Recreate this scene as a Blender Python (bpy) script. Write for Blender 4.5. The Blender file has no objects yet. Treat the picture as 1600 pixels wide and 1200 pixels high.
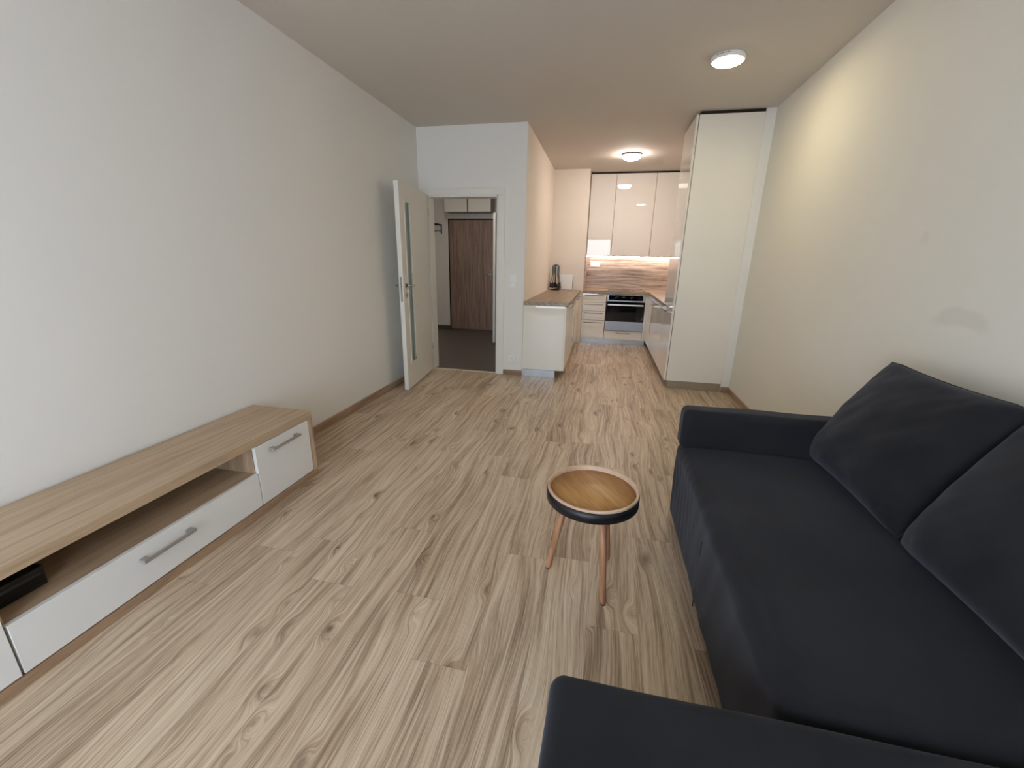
import bpy, bmesh, math, random
from mathutils import Vector, Matrix, noise
random.seed(7)
SC = bpy.context.scene
COL = SC.collection
PI = math.pi

# ------------------------------------------------------------------ dimensions (metres)
XL, XR = -2.0785, 1.3636          # living room side walls
XC = -0.874                       # wall corner beside the kitchen
XN = -0.334                       # left side of the kitchen niche
XK = 1.281                        # right wall of the kitchen
Y0 = -1.30                        # window wall behind the viewer
Y1 = 4.6625                       # wall with the hall doorway
YT = 4.592                        # near side of the tall cabinet
Y2 = 6.966                        # wall piece at the end of the left counter
YB = 7.566                        # back wall of the kitchen
YH = 7.65                         # far wall of the hall
H = 2.632
HT, HB = 0.86, 0.82               # worktop top / underside

# ------------------------------------------------------------------ node helpers
def lin(c):
    r = []
    for v in c:
        v = v / 255.0
        r.append(v / 12.92 if v <= 0.04045 else ((v + 0.055) / 1.055) ** 2.4)
    return (r[0], r[1], r[2], 1.0)

class NT:
    def __init__(s, name):
        s.m = bpy.data.materials.new(name); s.m.use_nodes = True
        s.n = s.m.node_tree.nodes; s.l = s.m.node_tree.links
        s.b = s.n['Principled BSDF']
    def put(s, sock, v):
        if isinstance(v, bpy.types.NodeSocket): s.l.new(v, sock)
        else: sock.default_value = v
    def math(s, op, a, b=0.0, c=None, clamp=False):
        n = s.n.new('ShaderNodeMath'); n.operation = op; n.use_clamp = clamp
        s.put(n.inputs[0], a); s.put(n.inputs[1], b)
        if c is not None: s.put(n.inputs[2], c)
        return n.outputs[0]
    def comb(s, x, y, z=0.0):
        n = s.n.new('ShaderNodeCombineXYZ')
        for i, v in enumerate((x, y, z)): s.put(n.inputs[i], v)
        return n.outputs[0]
    def sep(s, v):
        n = s.n.new('ShaderNodeSeparateXYZ'); s.l.new(v, n.inputs[0]); return n.outputs
    def noise(s, vec, scale=1.0, detail=2.0, rough=0.5, dist=0.0):
        n = s.n.new('ShaderNodeTexNoise'); s.l.new(vec, n.inputs['Vector'])
        n.inputs['Scale'].default_value = scale; n.inputs['Detail'].default_value = detail
        n.inputs['Roughness'].default_value = rough; n.inputs['Distortion'].default_value = dist
        return n.outputs['Fac']
    def voro(s, vec, scale=1.0):
        n = s.n.new('ShaderNodeTexVoronoi'); s.l.new(vec, n.inputs['Vector'])
        n.inputs['Scale'].default_value = scale
        return n.outputs['Distance'], n.outputs['Color']
    def ramp(s, f, stops):
        n = s.n.new('ShaderNodeValToRGB'); s.put(n.inputs[0], f)
        e = n.color_ramp.elements
        while len(e) < len(stops): e.new(0.5)
        for k, (p, c) in zip(e, stops): k.position = p; k.color = c
        return n.outputs[0]
    def mix(s, f, a, b, mode='MIX'):
        n = s.n.new('ShaderNodeMix'); n.data_type = 'RGBA'; n.blend_type = mode
        s.put(n.inputs[0], f); s.put(n.inputs[6], a); s.put(n.inputs[7], b)
        return n.outputs[2]
    def rng(s, v, a, b, c=0.0, d=1.0):
        n = s.n.new('ShaderNodeMapRange'); n.interpolation_type = 'SMOOTHSTEP'
        s.put(n.inputs[0], v)
        for i, x in enumerate((a, b, c, d)): n.inputs[i + 1].default_value = x
        return n.outputs[0]
    def obj(s):
        return s.n.new('ShaderNodeTexCoord').outputs['Object']
    def bump(s, h, strength=0.1, dist=0.002):
        n = s.n.new('ShaderNodeBump'); n.inputs['Strength'].default_value = strength
        n.inputs['Distance'].default_value = dist; s.l.new(h, n.inputs['Height'])
        s.l.new(n.outputs[0], s.b.inputs['Normal'])
    def fin(s, col=None, rough=0.5, metal=0.0, **kw):
        if col is not None: s.put(s.b.inputs['Base Color'], col)
        s.put(s.b.inputs['Roughness'], rough); s.put(s.b.inputs['Metallic'], metal)
        for k, v in kw.items(): s.put(s.b.inputs[k.replace('_', ' ')], v)
        return s.m

def plain(name, c, rough=0.5, metal=0.0, var=0.03, **kw):
    t = NT(name); o = t.obj()
    n = t.noise(o, 9.0, 3)
    a = lin(c); d = tuple(x * (1 - var * 2) for x in a[:3]) + (1,)
    return t.fin(t.mix(n, d, a), rough, metal, **kw)

def paint(name, c, stains=False):
    t = NT(name); o = t.obj()
    n = t.noise(o, 1.3, 3); f = t.noise(o, 140.0, 2)
    a = lin(c); d = tuple(x * 0.965 for x in a[:3]) + (1,)
    col = t.mix(n, d, a)
    if stains:
        p = t.sep(t.n.new('ShaderNodeNewGeometry').outputs['Position'])
        w = t.noise(o, 9.0, 3)
        for (y, z, ry, rz, k) in ((1.955, 1.118, 0.155, 0.040, 0.11), (2.285, 1.428, 0.03, 0.035, 0.06)):
            dy = t.math('DIVIDE', t.math('SUBTRACT', p[1], y), ry)
            zz = t.math('ADD', t.math('SUBTRACT', p[2], z), t.math('MULTIPLY', t.math('POWER', t.math('ABSOLUTE', dy), 2.0), 0.03))
            dz = t.math('DIVIDE', zz, rz)
            r = t.math('SQRT', t.math('ADD', t.math('MULTIPLY', dy, dy), t.math('MULTIPLY', dz, dz)))
            r = t.math('ADD', r, t.math('MULTIPLY', t.math('SUBTRACT', w, 0.5), 1.2))
            m = t.math('MULTIPLY', t.rng(r, 0.5, 1.15, 1.0, 0.0), k)
            col = t.mix(m, col, lin((105, 98, 84)))
    t.bump(f, 0.06, 0.001)
    return t.fin(col, 0.85, 0.0, Specular_IOR_Level=0.25)

def wood(name, along, dark, mid, light, across=1.0, rough=0.45, contrast=1.0, lines=0.0, seed=0.0):
    """streaky wood running along axis 0/1/2 of the object"""
    t = NT(name); p = t.sep(t.obj())
    a = p[along]; o = [p[i] for i in range(3) if i != along]
    x = t.math('ADD', o[0], t.math('MULTIPLY', o[1], 1.0))
    low = t.noise(t.comb(t.math('MULTIPLY', x, 5.0 * across), t.math('MULTIPLY', a, 1.6), seed), 1, 2)
    fld = t.math('ADD', t.math('MULTIPLY', x, 26.0 * across), t.math('MULTIPLY', low, 2.6))
    s1 = t.noise(t.comb(fld, t.math('MULTIPLY', a, 1.5), seed + 3.3), 1.0, 5, 0.62)
    fine = t.noise(t.comb(t.math('MULTIPLY', x, 420.0 * across), t.math('MULTIPLY', a, 14.0), seed), 1.0, 3)
    v = t.math('ADD', t.math('MULTIPLY', s1, 0.72), t.math('MULTIPLY', fine, 0.28))
    h = 0.14 / contrast
    col = t.ramp(v, [(0.5 - h, lin(dark)), (0.5, lin(mid)), (0.5 + h, lin(light))])
    if lines > 0:
        s2 = t.noise(t.comb(t.math('MULTIPLY', fld, 2.4), t.math('MULTIPLY', a, 1.1), seed + 9), 1.0, 3, 0.5)
        m = t.math('MULTIPLY', t.rng(s2, 0.56, 0.66), lines)
        col = t.mix(m, col, tuple(0.42 * c for c in lin(dark)[:3]) + (1,))
    t.bump(fine, 0.08, 0.0006)
    return t.fin(col, rough)

def floor_mat():
    t = NT('laminate_oak')
    uv = t.n.new('ShaderNodeUVMap').outputs[0]; u = t.sep(uv)
    at = t.n.new('ShaderNodeAttribute'); at.attribute_name = 'plank'; r = t.sep(at.outputs['Vector'])
    X = t.math('ADD', u[0], t.math('MULTIPLY', r[0], 37.0)); Y = t.math('ADD', u[1], t.math('MULTIPLY', r[1], 53.0))
    z = t.math('MULTIPLY', r[2], 11.0)
    mul = lambda p, q: t.math('MULTIPLY', p, q)
    add = lambda p, q: t.math('ADD', p, q)
    n1 = t.noise(t.comb(mul(X, 4.0), mul(Y, 1.2), z), 1, 1, 0.4)
    # knots: a few small ones, the grain bends round them
    dk, ck = t.voro(t.comb(mul(X, 10.0), mul(Y, 4.6), z), 1.0)
    keep = t.math('GREATER_THAN', t.sep(ck)[0], 0.52)
    size = add(0.55, mul(t.sep(ck)[1], 0.9))
    wob = mul(t.math('SUBTRACT', t.noise(t.comb(mul(X, 60.0), mul(Y, 34.0), z), 1, 3), 0.5), 0.16)
    dkw = t.math('DIVIDE', add(dk, wob), size)
    g = mul(t.rng(dk, 0.0, 0.45, 1.0, 0.0), keep)
    fld = add(add(mul(X, 40.0), mul(n1, 5.5)), mul(g, 1.5))
    s1 = t.noise(t.comb(fld, mul(Y, 1.2), z), 1.0, 6, 0.66)
    fine = t.noise(t.comb(mul(fld, 5.5), mul(Y, 2.6), z), 1.0, 5, 0.75)
    pore = t.noise(t.comb(mul(X, 420.0), mul(Y, 16.0), z), 1.0, 2)
    big = t.noise(t.comb(mul(X, 3.0), mul(Y, 1.1), add(z, 4.0)), 1, 2)
    v = add(mul(s1, 0.50), mul(fine, 0.46))
    v = add(v, mul(t.math('SUBTRACT', pore, 0.5), 0.11))
    v = add(v, mul(t.math('SUBTRACT', big, 0.5), 0.17))
    v = add(v, mul(t.math('SUBTRACT', r[2], 0.5), 0.045))
    v = t.math('SUBTRACT', v, mul(t.rng(dkw, 0.02, 0.30, 1.0, 0.0), mul(keep, 0.09)))
    col = t.ramp(v, [(0.33, lin(FL[0])), (0.43, lin(FL[1])), (0.50, lin(FL[2])), (0.60, lin(FL[3]))])
    ln = t.noise(t.comb(mul(fld, 3.1), mul(Y, 2.4), add(z, 7.0)), 1.0, 3, 0.5)
    col = t.mix(mul(t.rng(ln, 0.57, 0.66), 0.30), col, lin((112, 90, 74)))
    col = t.mix(mul(t.rng(ln, 0.30, 0.42, 1.0, 0.0), 0.35), col, lin((222, 208, 188)))
    kn = mul(t.rng(dkw, 0.01, 0.12, 1.0, 0.0), mul(keep, 0.8))
    col = t.mix(kn, col, lin((84, 64, 48)))
    # joints between the boards
    e1 = t.math('MINIMUM', u[0], t.math('SUBTRACT', PW, u[0])); e2 = t.math('MINIMUM', u[1], t.math('SUBTRACT', PLN, u[1]))
    sm = t.rng(t.math('MINIMUM', e1, e2), 0.0003, 0.0013, 0.4, 0.0)
    col = t.mix(sm, col, lin((84, 66, 50)))
    t.bump(v, 0.10, 0.001)
    return t.fin(col, t.rng(s1, 0.3, 0.7, 0.42, 0.33), 0.0, Specular_IOR_Level=0.45)

PW, PLN = 0.19, 1.29
FL = [(118, 96, 77), (164, 142, 119), (193, 172, 148), (214, 197, 174)]

M = {}
M['wall'] = paint('wall_paint', (232, 231, 228))
M['wall_r'] = paint('wall_paint_marked', (232, 229, 220), True)
M['wall_k'] = paint('kitchen_wall_paint', (234, 226, 214))
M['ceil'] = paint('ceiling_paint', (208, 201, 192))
M['floor'] = floor_mat()
M['tile'] = plain('hall_tile', (92, 84, 78), 0.45, var=0.05)
M['skirt'] = wood('skirting_wood', 1, (130, 104, 84), (158, 131, 108), (178, 151, 128), 0.6, 0.5)
M['skirt_x'] = wood('skirting_wood_x', 0, (130, 104, 84), (158, 131, 108), (178, 151, 128), 0.6, 0.5)
M['tv'] = wood('bench_oak', 1, (150, 126, 100), (181, 157, 130), (198, 177, 152), 1.6, 0.5, 0.7)
M['tv_v'] = wood('bench_oak_upright', 2, (146, 122, 97), (178, 153, 127), (198, 176, 150), 1.0, 0.5, 0.9)
M['tvedge'] = wood('bench_edge', 1, (142, 116, 92), (164, 137, 111), (182, 156, 130), 0.5, 0.5)
M['white'] = plain('white_lacquer', (226, 227, 226), 0.28, var=0.01)
M['doorw'] = plain('white_door', (228, 226, 220), 0.4, var=0.01)
M['gloss'] = plain('cream_gloss', (233, 230, 222), 0.0, var=0.005, IOR=1.62)
M['carc'] = plain('shaded_cabinet_body', (150, 140, 126), 0.5, var=0.01)  # cream body darkened: shade of the gaps between fronts is in the colour
M['steel'] = plain('steel', (150, 152, 158), 0.36, 0.9, var=0.04)
M['plinth'] = plain('aluminium_plinth', (190, 196, 202), 0.26, 0.9, var=0.05)
M['pull'] = plain('brushed_pull', (158, 154, 150), 0.5, 0.25, var=0.03)
M['chrome'] = plain('chrome', (190, 190, 192), 0.16, 1.0)
M['black'] = plain('black_gloss', (9, 9, 11), 0.05)
M['blackm'] = plain('black_matt', (16, 16, 18), 0.5)
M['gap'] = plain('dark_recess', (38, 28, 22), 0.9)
M['top'] = wood('worktop_wood', 1, (114, 96, 78), (146, 126, 103), (170, 149, 124), 1.2, 0.35, 1.1)
M['topx'] = wood('worktop_wood_x', 0, (114, 96, 78), (146, 126, 103), (170, 149, 124), 1.2, 0.35, 1.1)
M['splash'] = wood('splashback_wood', 0, (112, 94, 82), (162, 142, 127), (194, 175, 160), 1.5, 0.35, 1.3, 0.7)
M['splash_y'] = wood('splashback_side', 1, (112, 94, 82), (162, 142, 127), (194, 175, 160), 1.5, 0.35, 1.3, 0.7)
M['entry'] = wood('entry_door_wood', 2, (112, 90, 78), (143, 118, 103), (165, 141, 125), 1.3, 0.5, 1.0, 0.15)
M['fabric'] = None
def fabric():
    t = NT('charcoal_microfibre'); o = t.obj()
    n = t.noise(o, 3.0, 4, 0.6); f = t.noise(o, 900.0, 2)
    col = t.mix(t.rng(n, 0.3, 0.7), lin((28, 29, 33)), lin((36, 37, 41)))
    t.bump(f, 0.15, 0.0006)
    return t.fin(col, 0.85, 0.0, Sheen_Weight=0.35, Sheen_Roughness=0.45, Sheen_Tint=lin((150, 155, 170)), Specular_IOR_Level=0.2)
M['fabric'] = fabric()
M['piping'] = plain('dark_piping', (30, 31, 38), 0.8)
M['tray'] = wood('tray_oak', 0, (160, 112, 62), (194, 146, 90), (214, 170, 114), 0.9, 0.4, 1.0, 0.15)
M['rim'] = wood('tray_rim', 2, (184, 152, 126), (204, 174, 148), (216, 190, 166), 0.6, 0.45)
M['leg'] = wood('table_leg_wood', 2, (136, 94, 68), (164, 119, 89), (180, 138, 107), 2.5, 0.5)
M['band'] = plain('black_band', (14, 15, 22), 0.45)
M['plastic'] = plain('white_plastic', (236, 236, 234), 0.35, var=0.01)
M['greyd'] = plain('grey_line', (150, 150, 150), 0.5)
M['teal'] = plain('teal_grey_plastic', (96, 116, 122), 0.3)
M['darkg'] = plain('dark_grey_nylon', (48, 48, 52), 0.45)
M['icon'] = plain('panel_print', (120, 120, 120), 0.5)
M['orange'] = plain('orange_reflection', (190, 96, 50), 0.5)

def glass_mat():
    t = NT('frosted_glass')
    return t.fin(lin((214, 226, 222)), 0.35, 0.0, Transmission_Weight=0.85, IOR=1.35)
M['frost'] = glass_mat()
def clear_mat():
    t = NT('window_glass')
    tr = t.n.new('ShaderNodeBsdfTransparent'); gl = t.n.new('ShaderNodeBsdfGlossy'); mx = t.n.new('ShaderNodeMixShader')
    gl.inputs['Roughness'].default_value = 0.02; mx.inputs[0].default_value = 0.06
    t.l.new(tr.outputs[0], mx.inputs[1]); t.l.new(gl.outputs[0], mx.inputs[2])
    t.l.new(mx.outputs[0], t.n['Material Output'].inputs[0])
    return t.m
M['pane'] = clear_mat()
def emis(name, c, s):
    t = NT(name)
    t.b.inputs['Emission Color'].default_value = lin(c); t.b.inputs['Emission Strength'].default_value = s
    return t.fin(lin((240, 240, 240)), 0.5)
M['lamp1'] = emis('lamp_diffuser_warm', (255, 238, 192), 92.0)
M['lamp2'] = emis('lamp_diffuser_kitchen', (255, 237, 226), 118.0)
M['led'] = emis('led_strip_glow', (255, 236, 224), 66.0)

# ------------------------------------------------------------------ object helpers
def tag(o, label=None, cat=None, group=None, kind=None):
    if label: o['label'] = label
    if cat: o['category'] = cat
    if group: o['group'] = group
    if kind: o['kind'] = kind
    return o
def empty(name, loc, label=None, cat=None, group=None, kind=None, rz=0.0):
    o = bpy.data.objects.new(name, None); COL.objects.link(o)
    o.location = loc; o.rotation_euler = (0, 0, rz); o.empty_display_size = 0.1
    o['base'] = [loc[0], loc[1], loc[2]]; o['rz'] = rz
    return tag(o, label, cat, group, kind)
def root_of(o):
    while o.parent: o = o.parent
    return o
def link(name, bm, mat, parent=None, smooth=False, local=False):
    """bm in world coordinates, unless local=True (then in the parent's)"""
    bmesh.ops.recalc_face_normals(bm, faces=bm.faces)
    me = bpy.data.meshes.new(name)
    base = Vector((0, 0, 0))
    if parent is not None:
        if not local:
            base = Vector(root_of(parent).location)
        bmesh.ops.translate(bm, verts=bm.verts, vec=-base)
    if smooth:
        for f in bm.faces: f.smooth = True
    bm.to_mesh(me); bm.free()
    o = bpy.data.objects.new(name, me); COL.objects.link(o)
    for m in (mat if isinstance(mat, list) else [mat]): me.materials.append(m)
    if parent is not None: o.parent = parent
    if smooth == 'auto':
        pass
    return o
def new(): return bmesh.new()
def box(bm, x0, x1, y0, y1, z0, z1, bev=0.0, seg=2, mi=0):
    vs = [bm.verts.new((x, y, z)) for x in (x0, x1) for y in (y0, y1) for z in (z0, z1)]
    fs = []
    for q in ((0, 1, 3, 2), (4, 6, 7, 5), (0, 4, 5, 1), (2, 3, 7, 6), (0, 2, 6, 4), (1, 5, 7, 3)):
        f = bm.faces.new([vs[i] for i in q]); f.material_index = mi; fs.append(f)
    if bev > 0:
        es = list({e for f in fs for e in f.edges})
        bmesh.ops.bevel(bm, geom=es, offset=bev, segments=seg, affect='EDGES', profile=0.5)
    return bm
def bx(*a, **k):
    return box(new(), *a, **k)
def cyl(bm, p0, p1, r0, r1=None, n=24, cap=True):
    r1 = r0 if r1 is None else r1
    p0, p1 = Vector(p0), Vector(p1); d = (p1 - p0).normalized()
    a = d.orthogonal().normalized(); b = d.cross(a)
    A = [bm.verts.new(p0 + (a * math.cos(t) + b * math.sin(t)) * r0) for t in [2 * PI * i / n for i in range(n)]]
    B = [bm.verts.new(p1 + (a * math.cos(t) + b * math.sin(t)) * r1) for t in [2 * PI * i / n for i in range(n)]]
    for i in range(n):
        f = bm.faces.new((A[i], A[(i + 1) % n], B[(i + 1) % n], B[i])); f.smooth = True
    if cap: bm.faces.new(A[::-1]); bm.faces.new(B)
    return bm
def lathe(bm, prof, c, n=48, z=True):
    rings = []
    for r, h in prof:
        if r < 1e-6: rings.append([bm.verts.new((c[0], c[1], c[2] + h))])
        else: rings.append([bm.verts.new((c[0] + r * math.cos(2 * PI * i / n), c[1] + r * math.sin(2 * PI * i / n), c[2] + h)) for i in range(n)])
    for A, B in zip(rings, rings[1:]):
        for i in range(n):
            j = (i + 1) % n
            q = [A[i % len(A)], A[j % len(A)], B[j % len(B)], B[i % len(B)]]
            q2 = []
            for v in q:
                if v not in q2: q2.append(v)
            if len(q2) > 2: bm.faces.new(q2).smooth = True
    return bm
def tube(bm, pts, r, n=8, closed=False):
    pts = [Vector(p) for p in pts]; N = len(pts); rings = []
    ref = None
    for i, p in enumerate(pts):
        if closed: d = (pts[(i + 1) % N] - pts[i - 1]).normalized()
        else: d = (pts[min(i + 1, N - 1)] - pts[max(i - 1, 0)]).normalized()
        if ref is None: ref = d.orthogonal().normalized()
        ref = (ref - d * ref.dot(d)).normalized(); b = d.cross(ref)
        rr = r[i] if isinstance(r, (list, tuple)) else r
        rings.append([bm.verts.new(p + (ref * math.cos(2 * PI * k / n) + b * math.sin(2 * PI * k / n)) * rr) for k in range(n)])
    rng = range(N) if closed else range(N - 1)
    for i in rng:
        A, B = rings[i], rings[(i + 1) % N]
        for k in range(n):
            bm.faces.new((A[k], A[(k + 1) % n], B[(k + 1) % n], B[k])).smooth = True
    if not closed: bm.faces.new(rings[0][::-1]); bm.faces.new(rings[-1])
    return bm
def rbox(x0, x1, y0, y1, z0, z1, r, n=14, k=5, fn=None):
    """upholstered block: rounded box of dense faces, fn(p, normal) -> offset"""
    bm = new(); c = Vector(((x0 + x1) / 2, (y0 + y1) / 2, (z0 + z1) / 2)); h = [(x1 - x0) / 2, (y1 - y0) / 2, (z1 - z0) / 2]
    def ts(a):
        L = [-a + r * i / k for i in range(k)] + [-(a - r) + 2 * (a - r) * i / n for i in range(n)] + [(a - r) + r * i / k for i in range(k + 1)]
        return L
    T = [ts(a) for a in h]
    for ax in range(3):
        o = [i for i in range(3) if i != ax]
        for s in (-1, 1):
            g = []
            for u in T[o[0]]:
                row = []
                for v in T[o[1]]:
                    p = [0, 0, 0]; p[ax] = s * h[ax]; p[o[0]] = u; p[o[1]] = v
                    q = Vector([max(-(h[i] - r), min(h[i] - r, p[i])) for i in range(3)])
                    d = (Vector(p) - q)
                    if d.length < 1e-9: d = Vector([0, 0, 0]); d[ax] = s
                    d.normalize(); w = c + q + d * r
                    if fn: w = w + fn(w, d)
                    row.append(bm.verts.new(w))
                g.append(row)
            for i in range(len(g) - 1):
                for j in range(len(g[0]) - 1):
                    bm.faces.new((g[i][j], g[i + 1][j], g[i + 1][j + 1], g[i][j + 1]))
    bmesh.ops.remove_doubles(bm, verts=bm.verts, dist=1e-5)
    return bm
def handle(name, parent, p, along, out, L, mat=None, drop=0.0):
    """flat bar pull: p = centre on the front, along/out unit vectors, with two feet"""
    bm = new(); a = Vector(along); o = Vector(out); c = Vector(p); u = a.cross(o)
    def blk(ctr, la, lo, lu, bev):
        b2 = new(); box(b2, -la / 2, la / 2, -lo / 2, lo / 2, -lu / 2, lu / 2, bev, 2)
        mt = Matrix((a, o, u)).transposed().to_4x4(); mt.translation = ctr
        bmesh.ops.transform(b2, matrix=mt, verts=b2.verts)
        me = bpy.data.meshes.new('t'); b2.to_mesh(me); b2.free(); bm.from_mesh(me); bpy.data.meshes.remove(me)
    blk(c + o * 0.028, L, 0.008, 0.014, 0.0015)
    for s in (-1, 1):
        blk(c + a * s * (L / 2 - 0.014) + o * 0.014, 0.024, 0.028, 0.012, 0.001)
    return link(name, bm, mat or M['pull'], parent)

# ================================================================== SETTING
def struct(name, bm, mat): return tag(link(name, bm, mat), kind='structure')
def make_floor():
    bm = new(); uvl = bm.loops.layers.uv.new('UVMap'); at = bm.faces.layers.float_vector.new('plank')
    rects = [(XL, XR, Y0, 4.70), (XC, XK, 4.70, YB)]
    known = {-2: 1.24, -1: 1.655, 0: 1.256, 2: 1.59, 3: 1.62, 4: 1.27}
    for i in range(-8, 13):
        x0 = -0.729 + i * PW
        off = known.get(i, random.uniform(0, PLN))
        k = -4
        while off + k * PLN < YB:
            ya, yb = off + k * PLN, off + (k + 1) * PLN; k += 1
            rnd = Vector((random.random(), random.random(), random.random()))
            for (a, b, c, d) in rects:
                u0, u1, v0, v1 = max(x0, a), min(x0 + PW, b), max(ya, c), min(yb, d)
                if u1 - u0 < 1e-4 or v1 - v0 < 1e-4: continue
                vs = [bm.verts.new(q) for q in ((u0, v0, 0), (u1, v0, 0), (u1, v1, 0), (u0, v1, 0))]
                f = bm.faces.new(vs); f[at] = rnd
                for l in f.loops: l[uvl].uv = (l.vert.co.x - x0, l.vert.co.y - ya)
    bmesh.ops.translate(bm, verts=bm.verts, vec=(0, 0, 0))
    # slab under the boards
    return bm
struct('floor', make_floor(), M['floor'])
struct('floor_base', bx(XL - 0.15, XK + 0.25, Y0 - 0.2, YB + 0.15, -0.12, -0.002), M['tile'])
struct('floor_hall', bx(-3.75, XC - 0.10, 4.705, YH + 0.16, -0.10, 0.0), M['tile'])
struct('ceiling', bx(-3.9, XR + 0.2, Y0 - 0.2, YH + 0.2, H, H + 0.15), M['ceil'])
struct('wall_left', bx(XL - 0.15, XL, Y0 - 0.2, Y1, 0, H), M['wall'])
struct('wall_right', bx(XR, XR + 0.15, Y0 - 0.2, YT + 0.10, 0, H), M['wall_r'])
struct('wall_right_return', bx(XK, XR, YT, YT + 0.1, 0, H), M['wall'])
struct('wall_kitchen_right', bx(XK, XK + 0.15, YT + 0.1, YB + 0.15, 0, H), M['wall_k'])
# wall with the hall doorway: one mesh with the opening left out
DX0, DX1, DZ = -1.985, -1.172, 1.965
b = bx(-3.75, DX0, Y1, Y1 + 0.14, 0, H); box(b, DX1, XC, Y1, Y1 + 0.14, 0, H); box(b, DX0, DX1, Y1, Y1 + 0.14, DZ, H)
struct('wall_doorway', b, M['wall'])
struct('wall_kitchen_left', bx(XC - 0.10, XC, Y1 + 0.14, Y2 + 0.1, 0, H), M['wall_k'])
b = bx(XC, XN, Y2, YB + 0.15, 0, H)
struct('wall_kitchen_end', b, M['wall_k'])
struct('wall_kitchen_back', bx(XN, XK, YB, YB + 0.15, 0, H), M['wall_k'])
# hall
struct('wall_hall_left', bx(-3.75, -3.65, Y1 + 0.14, YH, 0, H), M['wall'])
EX0, EX1, EZ = -2.862, -1.985, 2.0
b = bx(-3.75, EX0, YH, YH + 0.14, 0, H); box(b, EX1, XC, YH, YH + 0.14, 0, H); box(b, EX0, EX1, YH, YH + 0.14, EZ, H)
struct('wall_hall_far', b, M['wall'])
HX = -1.60
b = bx(HX, XC - 0.1, 6.30, 6.46, 0, H); box(b, HX, HX + 0.1, 7.30, YH, 0, H); box(b, HX, HX + 0.1, 6.46, 7.30, 2.0, H)
struct('wall_hall_right', b, M['wall'])
# window wall behind the viewer, balcony window in it
WX0, WX1, WZ0, WZ1 = -1.75, 0.16, 0.06, 2.14
b = bx(XL - 0.15, WX0, Y0 - 0.2, Y0, 0, H); box(b, WX1, XR + 0.15, Y0 - 0.2, Y0, 0, H)
box(b, WX0, WX1, Y0 - 0.2, Y0, 0, WZ0); box(b, WX0, WX1, Y0 - 0.2, Y0, WZ1, H)
struct('wall_window', b, M['wall'])
w = tag(empty('window_1', (WX0, Y0 - 0.1, WZ0)), kind='structure')
b = new(); mxx = (WX0 + WX1) / 2
for (a, c, z0, z1) in ((WX0, WX0 + 0.07, WZ0, WZ1), (WX1 - 0.07, WX1, WZ0, WZ1), (mxx - 0.06, mxx + 0.06, WZ0, WZ1), (WX0, WX1, WZ0, WZ0 + 0.09), (WX0, WX1, WZ1 - 0.09, WZ1)):
    box(b, a, c, Y0 - 0.13, Y0 - 0.06, z0, z1)
link('window_frame', b, M['doorw'], w)
for a, c in ((WX0 + 0.07, mxx - 0.06), (mxx + 0.06, WX1 - 0.07)):
    link('window_pane', bx(a, c, Y0 - 0.098, Y0 - 0.092, WZ0 + 0.09, WZ1 - 0.09), M['pane'], w)
# skirtings
struct('baseboard_left', bx(XL, XL + 0.015, Y0, Y1, 0, 0.06, 0.003), M['skirt'])
struct('baseboard_right', bx(XR - 0.015, XR, Y0, YT, 0, 0.06, 0.003), M['skirt'])
struct('baseboard_doorway', bx(-1.097, XC - 0.001, Y1 - 0.015, Y1, 0, 0.06, 0.003), M['skirt_x'])
struct('baseboard_return', bx(XK + 0.001, XR - 0.015, YT - 0.015, YT, 0, 0.06, 0.003), M['skirt_x'])
struct('entry_light_blocker', bx(EX0 - 0.1, EX1 + 0.1, YH + 0.145, YH + 0.2, 0, H), M['wall'])  # unseen plate added behind the entry door to stop sky light leaking in
struct('wall_hall_corner', bx(XC - 0.12, XC - 0.1, Y1 + 0.14, 6.3, 0, H), M['wall'])
struct('baseboard_hall', bx(-3.65, EX0 - 0.001, YH - 0.012, YH, 0, 0.07), M['tile'])
struct('trim_1', bx(DX0, DX1, 4.675, 4.72, 0.0, 0.006, 0.002), plain('threshold_strip', (206, 196, 172), 0.4))
struct('trim_2', bx(XR - 0.03, XR - 0.001, YT - 0.0, YT + 0.0005, 0.06, 0.061), M['wall'])
bpy.data.objects.remove(bpy.data.objects['trim_2'])

# ---- inner door (open, against the left wall)
d1 = tag(empty('door_1', (DX0, Y1, 0)), 'open white interior door with narrow glass strip', None, None, 'structure')
b = new()
FW = 0.075
box(b, DX1, DX1 + FW, Y1 - 0.012, Y1, 0, DZ, 0.002)
box(b, DX0 - FW, DX0, Y1 - 0.012, Y1, 0, DZ, 0.002)
box(b, DX0 - FW, DX1 + FW, Y1 - 0.012, Y1, DZ, DZ + FW * 0.9, 0.002)
box(b, DX1 - 0.018, DX1, Y1, Y1 + 0.15, 0, DZ); box(b, DX0, DX0 + 0.018, Y1, Y1 + 0.15, 0, DZ)
box(b, DX0, DX1, Y1, Y1 + 0.15, DZ - 0.018, DZ)
link('door_frame', b, M['doorw'], d1)
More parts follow.
